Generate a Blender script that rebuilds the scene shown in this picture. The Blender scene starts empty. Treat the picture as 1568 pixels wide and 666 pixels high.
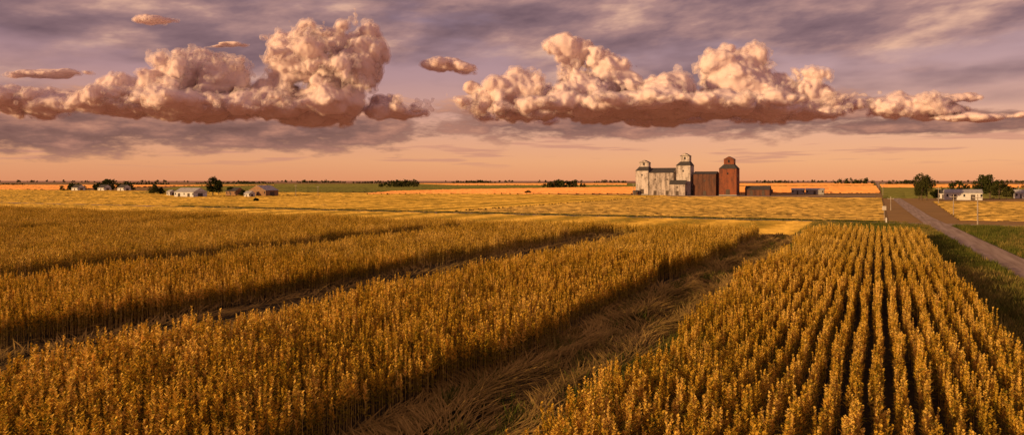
import bpy, math, random
import numpy as np
from mathutils import Vector, Matrix
random.seed(7); rng=np.random.default_rng(7)
S=bpy.context.scene
F=1120.0; HZ=277.0; CX=784.0; CAMH=9.0
TH=math.radians(26.6); CT=math.cos(TH); ST=math.sin(TH)
def pq(p,q): return (p*CT+q*ST, -p*ST+q*CT)
def topq(x,y): return (x*CT-y*ST, x*ST+y*CT)
def g(u,v):
    Y=CAMH*F/(v-HZ); return ((u-CX)/F*Y, Y)
def lin(r,gg=None,b=None):
    if gg is None: r,gg,b=r
    f=lambda c:((c/255+0.055)/1.055)**2.4 if c/255>0.04045 else c/255/12.92
    return (f(r),f(gg),f(b),1)
class NT:
    def __init__(s,nt): s.nt=nt; s.L=nt.links
    def n(s,t,**kw):
        x=s.nt.nodes.new(t)
        for k,v in kw.items(): setattr(x,k,v)
        return x
    def put(s,sock,v):
        if isinstance(v,bpy.types.NodeSocket): s.L.new(v,sock)
        else: sock.default_value=v
    def m(s,op,a,b=None,c=None,clamp=False):
        x=s.n('ShaderNodeMath',operation=op,use_clamp=clamp)
        s.put(x.inputs[0],a)
        if b is not None: s.put(x.inputs[1],b)
        if c is not None: s.put(x.inputs[2],c)
        return x.outputs[0]
    def v(s,op,a,b=None):
        x=s.n('ShaderNodeVectorMath',operation=op)
        s.put(x.inputs[0],a)
        if b is not None: s.put(x.inputs[1],b)
        return x.outputs['Value'] if op in('LENGTH','DOT_PRODUCT') else x.outputs[0]
    def comb(s,x,y,z=0.0):
        c=s.n('ShaderNodeCombineXYZ'); s.put(c.inputs[0],x); s.put(c.inputs[1],y); s.put(c.inputs[2],z); return c.outputs[0]
    def sep(s,v):
        c=s.n('ShaderNodeSeparateXYZ'); s.L.new(v,c.inputs[0]); return c.outputs
    def noise(s,vec,scale,detail=4,rough=0.5,dist=0.0,out='Fac',dim='3D'):
        x=s.n('ShaderNodeTexNoise'); x.noise_dimensions=dim; s.put(x.inputs['Vector'],vec); x.inputs['Scale'].default_value=scale
        x.inputs['Detail'].default_value=detail; x.inputs['Roughness'].default_value=rough; x.inputs['Distortion'].default_value=dist
        return x.outputs[0 if out=='Fac' else 1]
    def ramp(s,fac,stops):
        x=s.n('ShaderNodeValToRGB'); s.put(x.inputs[0],fac); e=x.color_ramp.elements
        while len(e)<len(stops): e.new(0.5)
        for i,(p,c) in enumerate(stops): e[i].position=p; e[i].color=c
        return x.outputs[0]
    def mix(s,f,a,b,mode='MIX'):
        x=s.n('ShaderNodeMix',data_type='RGBA',blend_type=mode); s.put(x.inputs[0],f); s.put(x.inputs[6],a); s.put(x.inputs[7],b); return x.outputs[2]
    def ss(s,x,a,b):
        r=s.n('ShaderNodeMapRange',interpolation_type='SMOOTHSTEP'); s.put(r.inputs[0],x); r.inputs[1].default_value=a; r.inputs[2].default_value=b
        return r.outputs[0]
def newmat(name):
    m=bpy.data.materials.new(name); m.use_nodes=True; m.node_tree.nodes.clear(); N=NT(m.node_tree)
    o=N.n('ShaderNodeOutputMaterial'); return m,N,o
def C(*a): return (a[0],a[1],a[2],1)
def principled(N,o,col,rough=0.9,bump=None,bs=0.3,bd=0.1):
    p=N.n('ShaderNodeBsdfPrincipled'); N.put(p.inputs['Base Color'],col); N.put(p.inputs['Roughness'],rough)
    p.inputs['Specular IOR Level'].default_value=0.2
    if bump is not None:
        b=N.n('ShaderNodeBump'); b.inputs['Strength'].default_value=bs; b.inputs['Distance'].default_value=bd
        N.put(b.inputs['Height'],bump); N.L.new(b.outputs[0],p.inputs['Normal'])
    N.L.new(p.outputs[0],o.inputs[0]); return p
def grid(N):
    ge=N.n('ShaderNodeNewGeometry'); r=N.n('ShaderNodeVectorRotate',rotation_type='Z_AXIS'); N.L.new(ge.outputs['Position'],r.inputs['Vector']); r.inputs['Angle'].default_value=TH
    return r.outputs[0]
def field_mat(name,c1,c2,c3,stripe=None,axis='x',ns=0.05,fine=1.5,amp=0.35):
    m,N,o=newmat(name); P=grid(N); q=N.sep(P)
    n1=N.noise(P,ns,5,0.6); n2=N.noise(P,fine,4,0.7)
    f=N.m('ADD',N.m('MULTIPLY',n1,0.6),N.m('MULTIPLY',n2,0.4))
    if stripe:
        a=q[0] if axis=='x' else q[1]
        w=N.m('ADD',a,N.m('MULTIPLY',N.noise(P,0.02,2),stripe*0.7))
        w=N.m('SINE',N.m('MULTIPLY',w,2*math.pi/stripe))
        br=N.noise(N.v('MULTIPLY',P,(1,.08,1) if axis=='x' else (.08,1,1)),0.25,3,0.6)
        f=N.m('ADD',f,N.m('MULTIPLY',N.m('MULTIPLY',w,br),amp))
    col=N.ramp(f,[(0.3,c1),(0.5,c2),(0.7,c3)])
    principled(N,o,col,0.95,n2,0.6,0.15); return m
def simple_mat(name,c1,c2,scale=3,rough=0.8,stretch=(1,1,1),bs=0.2,metal=0,det=5):
    m,N,o=newmat(name); tc=N.n('ShaderNodeTexCoord'); v=N.v('MULTIPLY',tc.outputs['Object'],stretch)
    n=N.noise(v,scale,det,0.65); col=N.ramp(n,[(0.35,c1),(0.65,c2)])
    p=principled(N,o,col,rough,n,bs,0.03); p.inputs['Metallic'].default_value=metal; return m
class MB:
    def __init__(s): s.v=[]; s.f=[]; s.mi=[]
    def add(s,vs,fs,mi=0):
        b=len(s.v); s.v+= [tuple(x) for x in vs]
        for f in fs: s.f.append(tuple(i+b for i in f)); s.mi.append(mi)
    def box(s,x0,x1,y0,y1,z0,z1,mi=0):
        s.add([(x0,y0,z0),(x1,y0,z0),(x1,y1,z0),(x0,y1,z0),(x0,y0,z1),(x1,y0,z1),(x1,y1,z1),(x0,y1,z1)],
              [(0,3,2,1),(4,5,6,7),(0,1,5,4),(1,2,6,5),(2,3,7,6),(3,0,4,7)],mi)
    def cyl(s,a,b,r0,r1,n=6,mi=0):
        a=Vector(a); b=Vector(b); d=(b-a).normalized(); t=d.orthogonal().normalized(); w=d.cross(t)
        vs=[]
        for c,r in((a,r0),(b,r1)):
            for i in range(n):
                an=2*math.pi*i/n; vs.append(c+t*math.cos(an)*r+w*math.sin(an)*r)
        s.add(vs,[(i,(i+1)%n,n+(i+1)%n,n+i) for i in range(n)]+[tuple(range(n))[::-1],tuple(range(n,2*n))],mi)
    def obj(s,name,mats,coll=None,parent=None,link=True):
        me=bpy.data.meshes.new(name); me.from_pydata(s.v,[],s.f); 
        for m in mats: me.materials.append(m)
        me.polygons.foreach_set('material_index',s.mi); me.update()
        o=bpy.data.objects.new(name,me)
        if link: (coll or S.collection).objects.link(o)
        if parent: o.parent=parent
        return o
def empty(name,x,y,rz=-TH,z=0):
    e=bpy.data.objects.new(name,None); S.collection.objects.link(e); e.location=(x,y,z); e.rotation_euler=(0,0,rz); return e
def sheet(name,pts,mat,z):
    mb=MB(); mb.add([(x,y,z) for x,y in pts],[tuple(range(len(pts)))]); o=mb.obj(name,[mat]); 
    if o.data.polygons[0].normal.z<0: o.data.flip_normals()
    return o
def strip(name,L,R,mat,z):
    mb=MB(); n=len(L); mb.add([(x,y,z) for x,y in L]+[(x,y,z) for x,y in R],[(i,n+i,n+i+1,i+1) for i in range(n-1)])
    return mb.obj(name,[mat])
def ridges(name,pts,sp,h,mat,z,grow=.004,qmax=None):
    """standing crop / stubble: sawtooth ridges across the polygon, shaped so flat fields catch low sun"""
    P=[topq(*a) for a in pts]; q=min(a[1] for a in P)+.3; qe=max(a[1] for a in P)
    mb=MB(); n=len(P)
    while q<qe:
        xs=[]
        for i in range(n):
            a,b=P[i],P[(i+1)%n]
            if (a[1]-q)*(b[1]-q)<0: xs.append(a[0]+(b[0]-a[0])*(q-a[1])/(b[1]-a[1]))
        d=math.hypot(*pq(sum(xs)/len(xs),q)) if xs else 100
        s_=max(sp,d*grow); hh=h*(s_/sp)**.5
        if len(xs)>=2:
            p0,p1=min(xs),max(xs); k=max(1,min(220,int((p1-p0)/max(1.2,d*.006)))); vs=[]
            for i in range(k+1):
                p=p0+(p1-p0)*i/k; r=random.uniform(.35,1.2)*hh; j=random.uniform(-.5,.5)*s_
                for pp,qq,zz in((p,q+j,z),(p,q+j+.25*r,z+r),(p,q+j+s_*.55,z+r*.75),(p,q+s_*.95,z)):
                    x,y=pq(pp,qq); vs.append((x,y,zz))
            mb.add(vs,[(4*i+c,4*i+4+c,4*i+5+c,4*i+1+c) for i in range(k) for c in range(3)])
        q+=s_*random.uniform(.75,1.25)
    return mb.obj(name,[mat])
# ---------------- WORLD
SAZ=math.radians(-120); SEL=math.radians(9.5)
w=bpy.data.worlds.new("World"); S.world=w; w.use_nodes=True; w.node_tree.nodes.clear(); N=NT(w.node_tree)
def PX(u,v):
    az=math.atan((u-CX)/F); el=math.atan((HZ-v)/F*math.cos(az)); return (az*F,el*F)
def bmask(G,Pw,blobs,k):
    acc=None
    for u,v,rx,ry in blobs:
        c=PX(u,v); d=G.v('LENGTH',G.v('MULTIPLY',G.v('SUBTRACT',Pw,(c[0],c[1],0)),(1/rx,1/ry,0)))
        acc=d if acc is None else G.m('SMOOTH_MIN',acc,d,k)
    return G.m('SUBTRACT',1.0,acc)
tc=N.n('ShaderNodeTexCoord'); d=N.sep(tc.outputs['Generated'])
az=N.m('MULTIPLY',N.m('ARCTAN2',d[0],d[1]),F); el=N.m('MULTIPLY',N.m('ARCSINE',d[2]),F)
P=N.comb(az,el,0.0)
sky=N.n('ShaderNodeTexSky',sky_type='NISHITA'); sky.sun_disc=False; sky.sun_elevation=SEL; sky.sun_rotation=SAZ
hz=N.ramp(N.m('DIVIDE',N.m('MAXIMUM',el,0.0),700.0),[(0.0,lin(238,160,112)),(0.04,lin(244,176,126)),(0.10,lin(236,176,144)),(0.22,lin(194,154,154)),(0.40,lin(140,126,152)),(1.0,lin(56,58,82))])
side=N.ss(az,-700,700)
hz=N.mix(N.m('MULTIPLY',N.m('SUBTRACT',1.0,side),0.5),hz,N.mix(1.0,hz,C(0.76,0.66,0.70),'MULTIPLY'))
base=N.mix(0.95,N.mix(1.0,sky.outputs[0],C(0.1,0.1,0.1),'MULTIPLY'),hz)
st=N.noise(N.v('MULTIPLY',N.v('ADD',P,(310,40,0)),(1/330,1/85,0)),1.0,4,0.52,0,dim='2D')
st2=N.noise(N.v('MULTIPLY',N.comb(N.m('ADD',az,N.m('MULTIPLY',el,-0.9)),el),(1/170,1/56,0)),1.0,5,0.56,0,dim='2D')
sa=N.m('MULTIPLY',N.ss(N.m('ADD',st,N.m('MULTIPLY',N.ss(el,90,250),0.26)),0.40,0.68),0.96)
scol=N.ramp(N.m('ADD',st2,N.m('MULTIPLY',N.ss(az,-200,500),.04)),[(0.28,lin(112,88,96)),(0.46,lin(140,110,114)),(0.60,lin(176,136,130)),(0.76,lin(234,184,156))])
base=N.mix(N.m('MULTIPLY',sa,N.ss(el,70,150)),base,scol)
sk=N.noise(N.v('MULTIPLY',P,(1/150,1/9,0)),1.0,3,0.55,0,dim='2D')
ska=N.m('MULTIPLY',N.m('MULTIPLY',N.ss(sk,0.54,0.68),N.m('MULTIPLY',N.ss(el,14,34),N.m('SUBTRACT',1.0,N.ss(el,60,100)))),0.6)
base=N.mix(ska,base,lin(196,136,118))
sn=N.noise(N.v('MULTIPLY',P,(1/80,1/22,0)),1.0,5,0.6,0,dim='2D')
sl=bmask(N,P,[(60,184,260,54),(400,186,340,52),(900,178,300,44),(1150,174,270,40),(1440,188,200,20)],0.2)
sd=N.m('ADD',sl,N.m('MULTIPLY',N.m('SUBTRACT',sn,0.5),1.4))
slv=N.m('ADD',N.m('MULTIPLY',sn,0.9),N.m('MULTIPLY',N.ss(el,50,150),0.26))
slcol=N.ramp(slv,[(0.30,lin(112,80,76)),(0.46,lin(136,98,90)),(0.62,lin(176,124,106)),(0.82,lin(222,160,128))])
base=N.mix(N.m('MULTIPLY',N.ss(sd,0.0,0.42),0.95),base,slcol)
bg=N.n('ShaderNodeBackground'); N.L.new(N.mix(1.0,base,C(10,10,10),'MULTIPLY'),bg.inputs[0]); bg.inputs[1].default_value=0.1
wo=N.n('ShaderNodeOutputWorld'); N.L.new(bg.outputs[0],wo.inputs[0])
w.cycles.sampling_method='NONE'
sl_=bpy.data.lights.new('sun','SUN'); sl_.energy=5.0; sl_.angle=math.radians(0.5); sl_.color=(1.0,0.62,0.27)
so=bpy.data.objects.new('sun',sl_); S.collection.objects.link(so)
sv=Vector((math.sin(SAZ)*math.cos(SEL),math.cos(SAZ)*math.cos(SEL),math.sin(SEL))); so.rotation_euler=(-sv).to_track_quat('-Z','Y').to_euler()
# ---------------- clouds (real meshes: dense core plus thin vapour shells, lit by the sun)
def vapour(name,alpha):
    m,Nm,o=newmat(name); col=(.96,.84,.86,1)
    a=Nm.n('ShaderNodeBsdfDiffuse'); b=Nm.n('ShaderNodeBsdfTranslucent'); x=Nm.n('ShaderNodeMixShader'); x.inputs[0].default_value=.22
    a.inputs[0].default_value=col; b.inputs[0].default_value=col
    Nm.L.new(a.outputs[0],x.inputs[1]); Nm.L.new(b.outputs[0],x.inputs[2])
    if alpha<1:
        t=Nm.n('ShaderNodeBsdfTransparent'); y=Nm.n('ShaderNodeMixShader'); y.inputs[0].default_value=alpha; Nm.L.new(t.outputs[0],y.inputs[1]); Nm.L.new(x.outputs[0],y.inputs[2]); x=y
    Nm.L.new(x.outputs[0],o.inputs[0]); return m
vap=[(0.0,vapour('cloud_core',1)),(-0.05,vapour('cloud_haze_inner',.34)),(-0.13,vapour('cloud_haze_outer',.2))]
Y0=8000.0; PM=Y0/F
crand=random.Random(3)
def cloud(name,blobs,basev,vox=13.0,seed=0.0,amp=1.0,shift=0.0):
    t=bpy.data.node_groups.new(name+'_gn','GeometryNodeTree'); t.interface.new_socket('G',in_out='OUTPUT',socket_type='NodeSocketGeometry')
    T=NT(t); ps=T.n('GeometryNodeInputPosition').outputs[0]
    wn=T.noise(T.v('ADD',ps,(seed,0,0)),1/900,2,.5,out='Color'); Pw=T.v('ADD',ps,T.v('MULTIPLY',T.v('SUBTRACT',wn,(.5,.5,.5)),(420,260,300)))
    acc=None; lo=[1e9]*3; hi=[-1e9]*3
    for u,v,rx,ry in blobs:
        rz=(rx*.6+ry*.6)*PM; c=((u-CX)*PM,Y0+crand.uniform(-.25,.25)*rz,CAMH+(HZ-v)*PM); r=(rx*PM,rz,ry*PM)
        for i in range(3): lo[i]=min(lo[i],c[i]-r[i]*1.3); hi[i]=max(hi[i],c[i]+r[i]*1.3)
        dd=T.v('LENGTH',T.v('MULTIPLY',T.v('SUBTRACT',Pw,c),(1/r[0],1/r[1],1/r[2])))
        acc=dd if acc is None else T.m('SMOOTH_MIN',acc,dd,.2)
    vo=T.n('ShaderNodeTexVoronoi',feature='F1'); T.L.new(Pw,vo.inputs['Vector']); vo.inputs['Scale'].default_value=1/420
    vo.inputs['Detail'].default_value=2.0; vo.inputs['Roughness'].default_value=.5; vo.inputs['Lacunarity'].default_value=2.3
    vd=vo.outputs['Distance']; nn=T.noise(ps,1/210,5,.62)
    D=T.m('ADD',T.m('SUBTRACT',1.0+shift,acc),T.m('ADD',T.m('MULTIPLY',T.m('SUBTRACT',.30,T.m('MULTIPLY',vd,vd)),.6*amp),T.m('MULTIPLY',T.m('SUBTRACT',nn,.48),.7*amp)))
    bn=T.noise(ps,1/600,4,.6); bz=CAMH+(HZ-basev)*PM; z=T.sep(ps)[2]; bzn=T.m('ADD',T.m('MULTIPLY',T.m('SUBTRACT',bn,.5),640.0),bz)
    D=T.m('SUBTRACT',D,T.m('MULTIPLY',T.m('MAXIMUM',T.m('SUBTRACT',bzn,z),0.0),1/330))
    lo[2]=max(lo[2],bz-560)
    vc=T.n('GeometryNodeVolumeCube'); T.L.new(D,vc.inputs['Density']); vc.inputs['Background'].default_value=-1
    vc.inputs['Min'].default_value=lo; vc.inputs['Max'].default_value=hi
    res=[max(8,int((hi[i]-lo[i])/(vox*(1.6 if i==1 else 1)))) for i in range(3)]
    for k,i in zip(('Resolution X','Resolution Y','Resolution Z'),res): vc.inputs[k].default_value=i
    jn=T.n('GeometryNodeJoinGeometry')
    for th,mt_ in vap:
        vm=T.n('GeometryNodeVolumeToMesh'); T.L.new(vc.outputs[0],vm.inputs['Volume']); vm.inputs['Threshold'].default_value=th
        sm=T.n('GeometryNodeSetShadeSmooth'); T.L.new(vm.outputs[0],sm.inputs[0])
        mt=T.n('GeometryNodeSetMaterial'); T.L.new(sm.outputs[0],mt.inputs[0]); mt.inputs['Material'].default_value=mt_
        T.L.new(mt.outputs[0],jn.inputs[0])
    go=T.n('NodeGroupOutput'); T.L.new(jn.outputs[0],go.inputs[0])
    me=bpy.data.meshes.new(name); ob=bpy.data.objects.new(name,me); S.collection.objects.link(ob); md=ob.modifiers.new('vapour','NODES'); md.node_group=t
    return ob
cloud('cumulus_cloud',[(40,158,130,24),(195,148,62,36),(305,132,80,54),(385,158,60,34),(452,86,46,52),(500,118,62,66),(548,102,56,60),(480,162,160,36),(300,166,200,24),(605,172,60,14)],170,vox=12.5)
cloud('cumulus_cloud',[(878,84,38,30),(925,98,46,24),(800,152,84,36),(890,146,106,42),(1010,150,120,36),(1125,122,60,48),(1195,146,86,42),(1275,164,72,24),(1000,168,290,18)],178,vox=12.5,seed=5000)
cloud('cumulus_cloud',[(1388,160,66,22),(1470,168,44,8),(1490,180,90,8)],180,seed=9000,amp=.8)
for bl in [(248,36,38,8),(350,74,30,5),(695,98,62,11),(728,135,20,16),(65,113,60,7),(1482,152,34,8)]: cloud('small_cloud',[bl],300,seed=bl[0]*31,vox=10,amp=1.0,shift=.02)
# camera
cam=bpy.data.cameras.new('camera'); co=bpy.data.objects.new('camera',cam); S.collection.objects.link(co); S.camera=co
co.location=(0,0,CAMH); co.rotation_euler=(math.pi/2,0,0); cam.sensor_width=36; cam.lens=F/1568*36; cam.shift_y=-56/1568; cam.clip_end=90000; cam.clip_start=0.1
S.view_settings.view_transform='Standard'; S.view_settings.look='None'
# ---------------- materials for land
m_ground=field_mat('prairie_ground',C(.16,.11,.035),C(.34,.20,.055),C(.46,.27,.08),ns=0.004,fine=0.05)
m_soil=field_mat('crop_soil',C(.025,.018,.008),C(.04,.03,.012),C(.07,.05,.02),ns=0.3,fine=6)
m_gold=field_mat('golden_crop',C(.17,.12,.02),C(.38,.235,.04),C(.60,.38,.08),stripe=14,axis='x',ns=0.03,fine=0.8,amp=.25)
m_mown=field_mat('mown_field',C(.12,.08,.02),C(.34,.215,.05),C(.58,.37,.10),stripe=8.5,axis='y',ns=0.015,fine=0.6,amp=0.6)
m_orange=field_mat('ripe_wheat',C(.52,.24,.07),C(.68,.31,.10),C(.80,.38,.13),ns=0.006,fine=0.1)
m_green=field_mat('green_field',C(.06,.07,.02),C(.12,.115,.03),C(.22,.18,.06),ns=0.006,fine=0.2)
m_dgreen=field_mat('grass_verge_soil',C(.05,.06,.015),C(.11,.11,.028),C(.20,.17,.045),ns=0.08,fine=1.2)
m_haze=field_mat('far_land_haze_tint',C(.34,.20,.15),C(.46,.27,.19),C(.58,.34,.22),ns=0.0015,fine=0.01)  # atmospheric haze painted into the land colour as a pale pinkish tint
mr,N2,o2=newmat('gravel_road'); Pg=grid(N2); a1=N2.noise(N2.v('MULTIPLY',Pg,(1,.06,1)),1.3,5,0.6); a2=N2.noise(Pg,9,4,0.7)
principled(N2,o2,N2.ramp(N2.m('ADD',N2.m('MULTIPLY',a1,.6),N2.m('MULTIPLY',a2,.4)),[(0.35,C(.24,.165,.11)),(0.5,C(.40,.295,.21)),(0.65,C(.55,.43,.32))]),0.95,a2,0.4,0.05)
R=40000
sheet('ground',[(-R,-2000),(R,-2000),(R,R),(-R,R)],m_ground,0.0)
def fs(name,px,mat,z,sp=None,h=.5):
    pts=[g(u,v) for u,v in px]
    if sp: return ridges(name,pts,sp,h,mat,z)
    return sheet(name,pts,mat,z)
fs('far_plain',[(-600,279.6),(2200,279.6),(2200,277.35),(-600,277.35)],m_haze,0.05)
fs('wheat_field',[(-300,291),(90,291),(240,286),(420,284.2),(-300,283.6)],m_orange,0.1,3,.8)
fs('green_field',[(200,297),(970,291.5),(1340,284.5),(1340,281.2),(700,281.6),(300,282.4)],m_green,0.06,4,.5)
fs('wheat_field',[(560,298.2),(720,297.5),(1160,297.2),(1348,296),(1341,285.5),(970,287),(700,291),(600,294)],m_orange,0.16,2.5,.8)
fs('wheat_field',[(700,284.2),(960,283.6),(960,281.6),(640,282)],m_orange,0.16,4,1.2)
fs('wheat_field',[(1130,285),(1338,284),(1338,281.3),(1130,282)],m_orange,0.18,4,1.2)
fs('green_field',[(1352,304),(1568,304),(2100,304),(2100,284),(1347,284)],m_green,0.06,3,.3)
fs('wheat_field',[(1350,287.5),(2100,289),(2100,284),(1347,283.4)],m_orange,0.16,4,1.2)
sheet('mown_field',[pq(-110,178),pq(2,178),pq(2,425),pq(-110,425)],m_mown,0.045)
ridges('mown_field',[pq(-110,178),pq(1.5,178),pq(1.5,425),pq(-110,425)],1.5,.2,m_mown,0.05)
fs('mown_field',[(1428,309),(2100,312),(2100,345),(1470,338)],m_mown,0.06,1.4,.25)
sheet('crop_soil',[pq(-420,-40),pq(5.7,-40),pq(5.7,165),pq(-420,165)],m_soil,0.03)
ridges('golden_field',[pq(-700,178),pq(-111,178),pq(-111,425),pq(-330,425),pq(-900,420)],1.4,.35,m_gold,0.04)
ridges('golden_field',[pq(-420,121),pq(-13,121),pq(-9,168),pq(-420,168)],1.0,.38,m_gold,0.05)
sheet('grass_verge',[pq(5.7,-40),pq(60,-40),pq(60,171),pq(5.7,171)],m_dgreen,0.02)
sheet('grass_verge',[pq(-500,165),pq(5.7,165),pq(5.7,171),pq(-500,171)],m_dgreen,0.02)
L=[g(u,v) for u,v in [(1700,486),(1568,430),(1500,393),(1450,363),(1418,345),(1400,332),(1382,318),(1368,306),(1358,297),(1349,289),(1343,283),(1341,279.5)]]
Rr=[g(u,v) for u,v in [(1850,486),(1650,424),(1568,398),(1500,367),(1462,349),(1428,334),(1402,318),(1382,306),(1368,297),(1355,289),(1346,283),(1342.5,279.5)]]
strip('gravel_road',L,Rr,mr,0.10)
strip('gravel_road',[pq(-700,170.5),pq(-200,170.5),pq(-40,170.5),pq(300,170.5)],[pq(-700,177),pq(-200,177),pq(-40,177),pq(300,177)],mr,0.06)
fs('farm_track',[(430,298.6),(970,299.8),(1340,300.8),(1340,302),(970,301),(430,299.4)],mr,0.2)
# ---------------- crop plants
def leafmat(name,c1,c2,c3,tr=0.25,lo=.3,hi=.8):
    m,N,o=newmat(name); oi=N.n('ShaderNodeObjectInfo'); ge=N.n('ShaderNodeNewGeometry')
    n=N.noise(ge.outputs['Position'],0.07,3,0.65); n2=N.noise(ge.outputs['Position'],4.0,1,0.5)
    f=N.m('ADD',N.m('MULTIPLY',oi.outputs['Random'],0.32),N.m('ADD',N.m('MULTIPLY',n,0.55),N.m('MULTIPLY',n2,0.33)))
    col=N.ramp(f,[(lo,c1),(.58,c2),(hi,c3)])
    a=N.n('ShaderNodeBsdfDiffuse'); b=N.n('ShaderNodeBsdfTranslucent'); N.L.new(col,a.inputs[0]); N.L.new(col,b.inputs[0])
    x=N.n('ShaderNodeMixShader'); x.inputs[0].default_value=tr; N.L.new(a.outputs[0],x.inputs[1]); N.L.new(b.outputs[0],x.inputs[2]); N.L.new(x.outputs[0],o.inputs[0]); return m
m_stem=leafmat('crop_stem',C(.30,.19,.04),C(.46,.30,.07),C(.62,.42,.13),0.05)
m_leaf=leafmat('crop_leaf',C(.10,.10,.012),C(.22,.17,.02),C(.40,.28,.04))
m_head=leafmat('crop_seed_head',C(.38,.24,.022),C(.70,.42,.045),C(.96,.65,.15),0.24)
def blade(mb,b,dirv,L_,W,mi,droop=0.3,seg=2):
    b=Vector(b); d=Vector(dirv).normalized(); s=d.cross(Vector((random.uniform(-.3,.3),random.uniform(-.3,.3),1))).normalized()*W*0.5
    p=b.copy(); vs=[]
    for i in range(seg+1):
        t=i/seg; ww=s*(0.35+1.3*math.sin(math.pi*min(t*1.0+0.15,1)))*(1 if i<seg else 0.12)
        vs+= [p-ww,p+ww]; p=p+d*L_/seg; d=(d+Vector((0,0,-droop))).normalized()
    mb.add(vs,[(2*i,2*i+1,2*i+3,2*i+2) for i in range(seg)],mi)
def plant(mb,x,y,h,lod):
    lx,ly=random.gauss(0,.07),random.gauss(0,.09)
    pos=lambda t: Vector((x+lx*t*t*h*.6,y+ly*t*t*h*.6,t*h))
    r=0.011 if lod==0 else 0.02
    mb.cyl(pos(0),pos(.5),r,r*.8,3,0); mb.cyl(pos(.5),pos(.98),r*.8,r*.4,3,0)
    for i in range(7 if lod==0 else 3):
        t=random.uniform(.25,.68); a=random.uniform(0,6.28)
        blade(mb,pos(t),(math.cos(a),math.sin(a),random.uniform(.2,1.1)),random.uniform(.16,.34),.045 if lod==0 else .07,1,.55)
    n=30 if lod==0 else 10
    for i in range(n):
        t=.58+.42*(i+random.random())/n; a=i*2.4+random.random()
        k=(1-(t-.58)/.42); ln=(.07+.12*k)*random.uniform(.7,1.3)*(1 if lod==0 else 1.5)
        blade(mb,pos(t),(math.cos(a),math.sin(a),random.uniform(.6,1.6)),ln,.042*(1 if lod==0 else 2.0),2 if random.random()<.76 else 1,.15,1 if lod else 2)
def mkcoll(name,fn,n):
    c=bpy.data.collections.new(name)
    for i in range(n):
        mb=MB(); mats=fn(mb); o=mb.obj(name+'_part%02d'%i,mats,coll=c)
    return c
def tuft(mb,lod,half,n):
    for i in range(n):
        y=-half+2*half*(i+random.random())/n
        plant(mb,random.gauss(0,.08),y,random.uniform(1.55,2.2)*(0.8 if random.random()<.15 else 1),lod)
    return [m_stem,m_leaf,m_head]
c_near=mkcoll('crop_plants_fine',lambda mb:tuft(mb,0,.33,5),14)
c_far=mkcoll('crop_plants_coarse',lambda mb:tuft(mb,1,.66,8),8)
def scatter(name,pts,rots,scl,idx,coll):
    n=len(pts); me=bpy.data.meshes.new(name); me.vertices.add(n); me.vertices.foreach_set('co',np.asarray(pts,dtype=np.float32).ravel())
    a=me.attributes.new('rz','FLOAT','POINT'); a.data.foreach_set('value',np.asarray(rots,dtype=np.float32))
    a=me.attributes.new('sc','FLOAT','POINT'); a.data.foreach_set('value',np.asarray(scl,dtype=np.float32))
    a=me.attributes.new('ix','INT','POINT'); a.data.foreach_set('value',np.asarray(idx,dtype=np.int32))
    o=bpy.data.objects.new(name,me); S.collection.objects.link(o)
    t=bpy.data.node_groups.new(name+'_gn','GeometryNodeTree'); t.interface.new_socket('G',in_out='INPUT',socket_type='NodeSocketGeometry'); t.interface.new_socket('G',in_out='OUTPUT',socket_type='NodeSocketGeometry')
    T=t.nodes; K=t.links; i=T.new('NodeGroupInput'); ou=T.new('NodeGroupOutput'); ip=T.new('GeometryNodeInstanceOnPoints'); ci=T.new('GeometryNodeCollectionInfo')
    ci.inputs['Collection'].default_value=coll; ci.inputs['Separate Children'].default_value=True; ci.inputs['Reset Children'].default_value=True
    def na(nm,ty):
        x=T.new('GeometryNodeInputNamedAttribute'); x.data_type=ty; x.inputs['Name'].default_value=nm; return x.outputs['Attribute']
    cx=T.new('ShaderNodeCombineXYZ'); K.new(na('rz','FLOAT'),cx.inputs[2])
    K.new(i.outputs[0],ip.inputs['Points']); K.new(ci.outputs[0],ip.inputs['Instance']); ip.inputs['Pick Instance'].default_value=True
    K.new(na('ix','INT'),ip.inputs['Instance Index']); K.new(cx.outputs[0],ip.inputs['Rotation']); K.new(na('sc','FLOAT'),ip.inputs['Scale'])
    K.new(ip.outputs[0],ou.inputs[0]); md=o.modifiers.new('instances','NODES'); md.node_group=t; return o
def infrust(x,y,m=5):
    return (y>4)&(np.abs(x)<0.7*y+m)&(y>14)
def gen(step,dmin,dmax):
    A=[]
    for k in range(int(-420/.76),int(5.5/.76)+1):
        p=k*.76
        q=np.arange(-10,126,step)+rng.random()*step
        pp=p+rng.normal(0,.03,q.size)+0.06*np.sin(q*.35+k)
        wob=.35*np.sin(q*.13)+.25*np.sin(q*.31+1)
        gp=pp+wob
        gap=((gp>-16.2)&(gp<-9.4))|((gp>-41)&(gp<-31.3)&(q<114))|((gp>-68)&(gp<-60)&(q<112))|((gp>-128)&(gp<-119)&(q<112))
        far=(q>119+1.5*np.sin(pp*.4))&(p<-9)
        x=pp*CT+q*ST; y=-pp*ST+q*CT
        d=np.hypot(x,y)
        ok=(~gap)&(~far)&infrust(x,y)&(d>=dmin)&(d<dmax)&(rng.random(q.size)>.03)
        A.append(np.stack([x[ok],y[ok]],1))
    return np.concatenate(A)
def place(name,A,coll,nv,z=0.03):
    n=len(A); low=1+0.08*np.sin(A[:,0]*.11)*np.cos(A[:,1]*.09)+.06*np.sin(A[:,0]*.37+A[:,1]*.23)
    scatter(name,np.column_stack([A,np.full(n,z)]),-TH+math.pi*(rng.integers(0,2,n))+rng.normal(0,.1,n),rng.uniform(.84,1.13,n)*low,rng.integers(0,nv,n),coll)
A1=gen(.58,0,75); A2=gen(1.2,75,400); print('tufts',len(A1),len(A2))
place('tall_crop',A1,c_near,14); place('tall_crop',A2,c_far,8)
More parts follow.
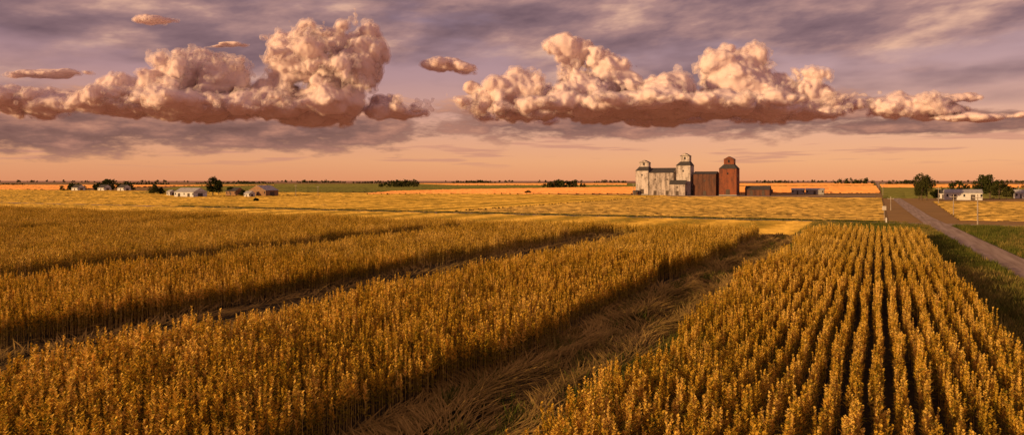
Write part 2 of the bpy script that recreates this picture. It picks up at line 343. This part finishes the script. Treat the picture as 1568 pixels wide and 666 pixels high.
m_straw=leafmat('straw',C(.09,.06,.016),C(.20,.13,.035),C(.42,.27,.08),0.05)
m_weed=leafmat('weeds',C(.06,.075,.014),C(.12,.135,.025),C(.22,.20,.045),0.3)
mb=MB()
def litter(pa,pb,qa,qb,n):
    for i in range(n):
        q=qa+(qb-qa)*random.random()**1.7; p=random.uniform(pa,pb); x,y=pq(p,q)
        if abs(x)>.72*y+4 or y<14: continue
        fl=.8*math.sin(p*1.1+q*.25)+.6*math.sin(q*.6-p)
        a=math.pi/2-TH+fl+random.gauss(0,.35); k=max(1,math.hypot(x,y)/32); hz_=.15+.25*math.sin(p*2.1+.7*math.sin(q*.5))
        blade(mb,(x,y,random.uniform(.03,.16)+max(0,hz_)),(math.cos(a),math.sin(a),random.uniform(-.05,.4)),random.uniform(.6,1.7),.03*k,0,.08,2)
litter(-16.4,-9.2,12,122,28000); litter(-41,-31.2,12,114,9000)
mb.obj('straw_litter',[m_straw])
def grass(mb):
    for i in range(26):
        a=random.uniform(0,6.28); r=random.uniform(0,.35); b=random.uniform(0,6.28)
        blade(mb,(r*math.cos(a),r*math.sin(a),0),(math.cos(b)*.4,math.sin(b)*.4,1),random.uniform(.25,.7),.03,0,.25)
    return [m_weed]
m_dry=leafmat('dry_grass',C(.13,.12,.03),C(.25,.20,.05),C(.42,.30,.09),0.25)
def grass2(mb): grass(mb); return [m_dry]
cg=mkcoll('grass_tufts',grass,4)
for i in range(4):
    mb=MB(); mb_m=grass2(mb); mb.obj('grass_tufts_part1%d'%i,mb_m,coll=cg)
n=28000; p=rng.uniform(5.3,45,n); q=rng.uniform(10,170,n); x=p*CT+q*ST; y=-p*ST+q*CT
Lx=np.array([a[0] for a in L]); Ly=np.array([a[1] for a in L]); Rx=np.array([a[0] for a in Rr]); Ry=np.array([a[1] for a in Rr])
lx=np.interp(y,Ly[::1],Lx); rx=np.interp(y,Ry,Rx)
ok=infrust(x,y,8)&~((x>lx-.4)&(x<rx+.4))
V=np.column_stack([x[ok],y[ok],np.full(ok.sum(),.02)])
p2=rng.uniform(-16,-9,2500); q2=rng.uniform(10,122,2500); e=rng.random(2500)<.5; p2=np.where(e,p2,-9.7+rng.normal(0,.4,2500))
x2=p2*CT+q2*ST; y2=-p2*ST+q2*CT; o_=infrust(x2,y2)
V=np.concatenate([V,np.column_stack([x2[o_],y2[o_],np.full(o_.sum(),.02)])])
p3=rng.uniform(-220,5.5,8000); q3=np.where(rng.random(8000)<.5,rng.uniform(168,170.5,8000),rng.uniform(177,179,8000)); 
p4=rng.uniform(-12,5.5,5000); q4=rng.uniform(127,170,5000)
p3=np.concatenate([p3,p4]); q3=np.concatenate([q3,q4]); x3=p3*CT+q3*ST; y3=-p3*ST+q3*CT; o_=infrust(x3,y3)
V=np.concatenate([V,np.column_stack([x3[o_],y3[o_],np.full(o_.sum(),.02)])])
n=len(V); pv=topq(V[:,0],V[:,1]); patch=np.sin(pv[0]*.35+1.3*np.sin(pv[1]*.07))+rng.normal(0,.7,n)
scatter('grass',V,rng.uniform(0,6.28,n),rng.uniform(.6,1.4,n)*np.where(pv[1]>166,.6,1),np.where(patch>0.4,rng.integers(4,8,n),rng.integers(0,4,n)),cg)
# ---------------- trees
m_bark=simple_mat('bark',C(.08,.055,.035),C(.16,.11,.07),4,0.9,(1,1,.3))
m_fol=leafmat('tree_foliage',C(.025,.032,.01),C(.05,.06,.017),C(.10,.095,.03),0.2)
def crown(mb,cx,cy,z0,z1,rad,nl,ls):
    cl=[]
    for i in range(12):
        t=random.random(); zz=z0+(z1-z0)*t; rr=rad*math.sin(math.pi*min(.95,(.2+.75*t)))*random.uniform(.25,.85); a=random.uniform(0,6.28)
        cl.append((cx+rr*math.cos(a),cy+rr*math.sin(a),zz,rad*random.uniform(.28,.5)))
    for i in range(nl):
        c=random.choice(cl); v=Vector((random.gauss(0,1),random.gauss(0,1),random.gauss(0,1))).normalized()*c[3]*random.uniform(.55,1.1)
        b=Vector(c[:3])+v
        if b.z<z0*.7: continue
        d=Vector((random.gauss(0,1),random.gauss(0,1),random.gauss(0,1))).normalized(); e=d.orthogonal().normalized()*ls*.5; d=d*ls*.6
        mb.add([b-d,b-e,b+d,b+e],[(0,1,2,3)],1)
    return cl
def tree(u,v,h,rad,name='deciduous_tree',nl=1500):
    x,y=g(u,v); e=empty(name,x,y,random.random()*6)
    mb=MB(); cl=crown(mb,0,0,h*.28,h*.95,rad,nl,max(.4,rad*.14)); fol=mb.obj('crown',[m_bark,m_fol],parent=e)
    mb=MB(); mb.cyl((0,0,0),(0.1,0,h*.4),h*.03,h*.02,8); mb.cyl((.1,0,h*.4),(0,.1,h*.8),h*.02,h*.006,6)
    for c in cl[:8]: mb.cyl((.05,0,h*random.uniform(.2,.5)),c[:3],h*.01,h*.003,5)
    mb.obj('trunk',[m_bark],parent=e)
for u,v,h,r in [(236,299,6,3.4),(246,299,4.5,2.5),(326,300,11,5),(335,299,8.5,4),(352,300,5,3),(372,301,3.5,2),(1411,307,12,3.9),(1419,307,11,3.6),(1407,306,9,2.8),
   (1433,306,4.5,2.8),(1503,303,12,5),(1516,304,11,5),(1530,305,8.5,4.4),(1541,305,6,3.4),(1550,303,5,3),(809,297,2,2.5),(392,309,1.2,1.2)]:
    tree(u,v,h,r)
def tree_line(u0,u1,v,hpx,name='tree_line',n=None,dens=110):
    mb=MB(); x0,y0=g(u0,v); x1,y1=g(u1,v); w_=abs(x1-x0); sc=F/y0; h=hpx/sc
    n=n or max(4,int(w_/(h*.6)))
    for i in range(n):
        t=(i+random.random()*.9)/n; hh=h*random.uniform(.65,1.1)*(0.75 if t<.1 or t>.9 else 1); x=x0+(x1-x0)*t; y=y0+random.uniform(-.5,.5)*h
        mb.cyl((x,y,0),(x,y,hh*.5),hh*.03,hh*.01,5,0); crown(mb,x,y,hh*.12,hh*.9,hh*.55,dens,hh*.18)
    mb.obj(name,[m_bark,m_fol])
for a in [(92,130,292,11),(128,208,292,13),(150,180,291,16),(578,638,287,9),(596,645,286,11),(828,900,288,11),(838,884,288,12),(1275,1336,282.5,9),(1290,1330,282.5,11),(1445,1482,297,19),(1352,1400,283,5),(1560,1600,288,6),
          (0,40,284,3),(300,420,281.5,3.5),(360,390,282,5),(455,530,280.5,4),(690,760,280.3,4),(720,740,280.5,5),(910,960,280.3,5),(1165,1215,280.5,4.5),(1380,1440,280.5,5),(1500,1568,280.4,5),(540,590,281,3.5),(1050,1100,281,4),(200,260,283,4)]:
    tree_line(*a)
for u0,u1,v in [(-100,300,279.3),(420,900,279.2),(1000,1300,279.2),(1330,1700,279.3)]:
    mb=MB(); x0,y0=g(u0,v); x1,_=g(u1,v)
    for i in range(140):
        t=random.random(); 
        if math.sin(t*23+u0)+math.sin(t*61)<0: continue
        x=x0+(x1-x0)*t; hh=random.uniform(6,13)
        crown(mb,x,y0+random.uniform(-100,100),1,hh,hh*.8,20,hh*.5)
    mb.obj('distant_tree_belt',[m_bark,m_fol])
# ---------------- buildings
def board_mat(name,c_paint,c_bare,wear=0.5,board=.25):
    m,N,o=newmat(name); tc=N.n('ShaderNodeTexCoord'); q=N.sep(tc.outputs['Object'])
    n1=N.noise(N.v('MULTIPLY',tc.outputs['Object'],(1,1,.25)),.5,6,.7); n2=N.noise(N.v('MULTIPLY',tc.outputs['Object'],(.6,.6,5)),1.2,4,.7)
    f=N.m('ADD',N.m('MULTIPLY',n1,.6),N.m('MULTIPLY',n2,.4))
    col=N.ramp(f,[(wear-.07,c_bare),(wear+.05,c_paint)])
    st=N.m('FRACT',N.m('DIVIDE',q[2],board))
    principled(N,o,col,.85,st,.5,.04); return m
m_white=board_mat('weathered_white_boards',C(.62,.54,.50),C(.22,.175,.155),.48)
m_white2=board_mat('weathered_white_boards_worn',C(.54,.46,.42),C(.17,.135,.12),.50)
m_brown=board_mat('rust_brown_boards',C(.16,.07,.042),C(.08,.042,.034),.5)
m_red=board_mat('faded_red_boards',C(.27,.085,.04),C(.13,.05,.034),.49)
m_roof=simple_mat('dark_shingle_roof',C(.045,.04,.04),C(.09,.08,.075),1.5,.85)
m_roofl=simple_mat('galvanised_roof',C(.30,.29,.28),C(.48,.46,.44),.8,.5)
m_glass=simple_mat('dark_window',C(.015,.015,.018),C(.03,.03,.035),1,.2)
m_door=simple_mat('old_door',C(.07,.05,.04),C(.12,.09,.07),2,.8)
m_wht=simple_mat('white_siding',C(.54,.52,.50),C(.70,.67,.64),1,.6)
m_tan=simple_mat('tan_wood_wall',C(.22,.12,.06),C(.34,.19,.10),1.2,.8)
m_conc=simple_mat('concrete',C(.25,.23,.21),C(.38,.35,.32),2,.9)
def gable(mb,x0,x1,y0,y1,z0,z1,axis='x',ov=.3,th=.15,mi=0):
    if axis=='x':
        ym=(y0+y1)/2; x0-=ov;x1+=ov; k=(z1-z0)/((y1-y0)/2); y0-=ov; y1+=ov; z0-=k*ov
        mb.add([(x0,y0,z0),(x1,y0,z0),(x1,y1,z0),(x0,y1,z0),(x0,ym,z1),(x1,ym,z1)],[(0,1,5,4),(3,4,5,2),(0,4,3),(1,2,5),(0,3,2,1)],mi)
    else:
        xm=(x0+x1)/2; y0-=ov;y1+=ov; k=(z1-z0)/((x1-x0)/2); x0-=ov; x1+=ov; z0-=k*ov
        mb.add([(x0,y0,z0),(x1,y0,z0),(x1,y1,z0),(x0,y1,z0),(xm,y0,z1),(xm,y1,z1)],[(0,4,5,3),(1,2,5,4),(0,1,4),(2,3,5),(0,3,2,1)],mi)
def gend(mb,x0,x1,y0,y1,z0,z1,axis,mi=0):
    e=.12
    if axis=='x':
        ym=(y0+y1)/2; mb.add([(x0-.33,y0,z0),(x0-.33,y1,z0),(x0-.33,ym,z1-e)],[(0,2,1)],mi); mb.add([(x1+.33,y0,z0),(x1+.33,y1,z0),(x1+.33,ym,z1-e)],[(0,1,2)],mi)
    else:
        xm=(x0+x1)/2; mb.add([(x0,y0-.38,z0),(x1,y0-.38,z0),(xm,y0-.38,z1-e)],[(0,1,2)],mi); mb.add([(x0,y1+.38,z0),(x1,y1+.38,z0),(xm,y1+.38,z1-e)],[(0,2,1)],mi)
EC=g(1049,299)
def eplace(name,t,s=0):
    return empty(name,EC[0]+t*CT+s*ST,EC[1]-t*ST+s*CT)
def elevator(name,t,w_,d_,hb,hs,cw,cd,hc,ht,wm,cx=0,s=0):
    e=eplace(name,t,s); a,b=w_/2,d_/2
    mb=MB(); mb.box(-a-.2,a+.2,-b-.2,b+.2,0,.7); mb.obj('foundation',[m_conc],parent=e)
    mb=MB(); mb.box(-a,a,-b,b,.7,hb); mb.obj('walls',[wm],parent=e)
    mb=MB(); c0,c1=cx-cw/2,cx+cw/2; D_=cd/2
    o_=.35
    vs=[(-a-o_,-b-o_,hb-.1),(a+o_,-b-o_,hb-.1),(a+o_,b+o_,hb-.1),(-a-o_,b+o_,hb-.1),(c0,-D_,hs),(c1,-D_,hs),(c1,D_,hs),(c0,D_,hs)]
    mb.add(vs,[(0,1,5,4),(1,2,6,5),(2,3,7,6),(3,0,4,7),(0,3,2,1),(4,5,6,7)]); mb.obj('shoulder_roof',[m_roof],parent=e)
    mb=MB(); mb.box(c0+.02,c1-.02,-D_+.02,D_-.02,hs-1.5,hc); mb.obj('cupola',[wm],parent=e)
    mb=MB(); gable(mb,c0,c1,-D_,D_,hc,ht,'y',.35); mb.obj('cupola_roof',[m_roof],parent=e)
    mb=MB(); gend(mb,c0+.1,c1-.1,-D_,D_,hc+.01,ht,'y'); mb.obj('cupola_gable',[wm],parent=e)
    mb=MB(); zc=(hs+hc)/2+.3
    mb.box(cx-.5,cx+.5,-D_-.05,-D_+.1,zc-.8,zc+.7); mb.box(c1-.1,c1+.05,-.5,.5,zc-.8,zc+.7)
    mb.box(-.4,.4,-b-.05,-b+.1,hb*.78,hb*.78+1.2); mb.box(a-.1,a+.05,-.4,.4,hb*.7,hb*.7+1.2)
    mb.obj('windows',[m_glass],parent=e)
    mb=MB(); mb.box(-1.2,1.2,-b-.08,-b+.1,.75,3.8); mb.box(a-.1,a+.08,-1.2,1.2,.75,3.8); mb.obj('doors',[m_door],parent=e)
    mb=MB()
    for sx in(-a,a):
        for sy in(-b,b): mb.box(sx-.12,sx+.12,sy-.12,sy+.12,.7,hb-.15)
    mb.obj('corner_boards',[wm],parent=e)
    return e
def annex(name,t,w_,d_,h,hr,wm,s=0,axis='x',doors=1,roof=m_roof):
    e=eplace(name,t,s); a,b=w_/2,d_/2
    mb=MB(); mb.box(-a,a,-b,b,0,h); mb.obj('walls',[wm],parent=e)
    mb=MB(); gable(mb,-a,a,-b,b,h,hr,axis,.3); mb.obj('roof',[roof],parent=e)
    mb=MB(); gend(mb,-a,a,-b,b,h,hr,axis); mb.obj('gable_ends',[wm],parent=e)
    mb=MB()
    for i in range(doors):
        x=-a+w_*(i+.5)/doors; mb.box(x-.9,x+.9,-b-.07,-b+.1,.1,2.8)
        mb.box(x-.5,x+.5,-b-.06,-b+.1,h*.66,h*.66+.9)
    mb.box(a-.1,a+.06,-.9,.9,.1,2.5)
    mb.obj('doors_and_windows',[m_door],parent=e)
    mb=MB()
    k=int(w_/2.4)
    for i in range(k+1):
        x=-a+w_*i/k; mb.box(x-.07,x+.07,-b-.12,-b+.02,0,h-.1)
    mb.obj('wall_studs',[wm],parent=e)
    return e
elevator('white_grain_elevator',-26.3,8,9.5,15.5,18,6,5,20.8,22.2,m_white,cx=.6)
annex('grain_annex',-14,15.5,11,14.2,17.2,m_white2,s=1,doors=2)
elevator('white_grain_elevator',0,8.6,10,18.6,21,5.6,5.4,24.6,26.2,m_white,cx=.5)
annex('drive_shed',-2.2,9.5,6,7,9.4,m_white2,s=-8.2,doors=1)
annex('grain_annex',13,13.5,11,13.2,14.8,m_brown,s=1,doors=1)
elevator('red_grain_elevator',27,10,10.5,16.4,19,6,5.6,22.2,23.8,m_red,cx=.2)
annex('storage_shed',43,14,8,3.8,6,m_brown,s=6,doors=2)
annex('low_shed',-30,3,3,2,3,m_brown,s=-6,doors=1)
def shed(name,u,v,w_,d_,h,hr,wm,rm,axis='x',doors=1,rz=-TH):
    x,y=g(u,v); e=empty(name,x,y,rz); a,b=w_/2,d_/2
    mb=MB(); mb.box(-a,a,-b,b,0,h); mb.obj('walls',[wm],parent=e)
    mb=MB(); gable(mb,-a,a,-b,b,h,hr,axis,.3); mb.obj('roof',[rm],parent=e)
    mb=MB(); gend(mb,-a,a,-b,b,h,hr,axis); mb.obj('gable_ends',[wm],parent=e)
    mb=MB()
    for i in range(doors):
        xx=-a+w_*(i+.5)/doors; mb.box(xx-w_*.06,xx+w_*.06,-b-.07,-b+.1,.05,h*.75)
    mb.box(a-.1,a+.06,-b*.35,b*.35,.05,h*.75); mb.obj('doors',[m_door],parent=e)
    mb=MB()
    for i in range(doors+1):
        xx=-a+w_*(i+.08+.0)/(doors+.2)+.4; mb.box(xx-.35,xx+.35,-b-.05,-b+.1,h*.45,h*.8)
    mb.obj('windows',[m_glass],parent=e); return e
shed('storage_shed',1222,298,7.5,6,3.2,4.2,m_conc,m_roofl); shed('storage_shed',1248,298,11,6,3.2,4.2,m_conc,m_roofl)
shed('small_shed',1180,297,2.5,2.5,2.2,3,m_brown,m_roof)
shed('white_machine_shed',292,302,15,9,3,5.2,m_wht,m_roofl,doors=2)
shed('farmhouse',360,300,8,7,3,5,m_tan,m_roof); shed('small_shed',382,302,4,4,2.2,3.4,m_wht,m_roofl)
shed('wooden_barn',404,300.5,13,10,3.6,6.4,m_tan,m_roofl,axis='y')
shed('white_machine_shed',1474,306,15,9,3.4,5,m_wht,m_roofl,doors=2); shed('farmhouse',1443,304,5,5,2.8,4.4,m_wht,m_roof); shed('small_shed',1562,304,5,5,3,4.6,m_wht,m_roofl)
for u in (160,190,120): shed('farmhouse',u,292.3,9,7,3,5.5,m_wht,m_roof)
shed('farmhouse',262,300,3,4,2.5,3.6,m_wht,m_roofl)
# ---------------- poles and signs
m_pole=simple_mat('weathered_pole_wood',C(.26,.21,.17),C(.42,.35,.29),3,.9,(1,1,.2))
def pole(u,v,h,name='utility_pole',r=.14):
    x,y=g(u,v); e=empty(name,x,y); mb=MB(); mb.cyl((0,0,0),(0,0,h),r,r*.7,8); mb.obj('post',[m_pole],parent=e)
    mb=MB(); mb.box(-.9,.9,-.06-r,.04-r,h-.75,h-.6); mb.obj('crossarm',[m_pole],parent=e)
    mb=MB(); 
    for xx in(-.8,.8,0): mb.cyl((xx,-r,h-.6),(xx,-r,h-.42),.05,.03,6)
    mb.obj('insulators',[m_wht],parent=e)
for a in [(1497,346,6.3),(1460,330,5.5),(1437,312,6.5),(1352,300,8),(1364,322,4.2),(970,299.5,7.5),(453,301,7),(487,300,6),(1345,292,8),(1560,300,7)]: pole(*a)
m_back=simple_mat('sign_back',C(.42,.38,.33),C(.52,.47,.42),2,.5)
x,y=g(1354,340); e=empty('road_sign',x,y); mb=MB(); mb.cyl((0,0,0),(0,0,3.6),.07,.07,8); mb.obj('post',[m_pole],parent=e)
mb=MB(); mb.box(-.4,.4,-.1,-.075,2.6,3.5); mb.obj('plate',[m_back],parent=e)
x,y=g(1357,343.5); e=empty('marker_post',x,y); mb=MB(); mb.box(-.12,.12,-.1,.1,0,1.3); mb.add([(-.12,-.1,1.3),(.12,-.1,1.3),(.12,.1,1.3),(-.12,.1,1.3),(0,0,1.42)],[(0,1,4),(1,2,4),(2,3,4),(3,0,4)]); mb.obj('post',[m_wht],parent=e)
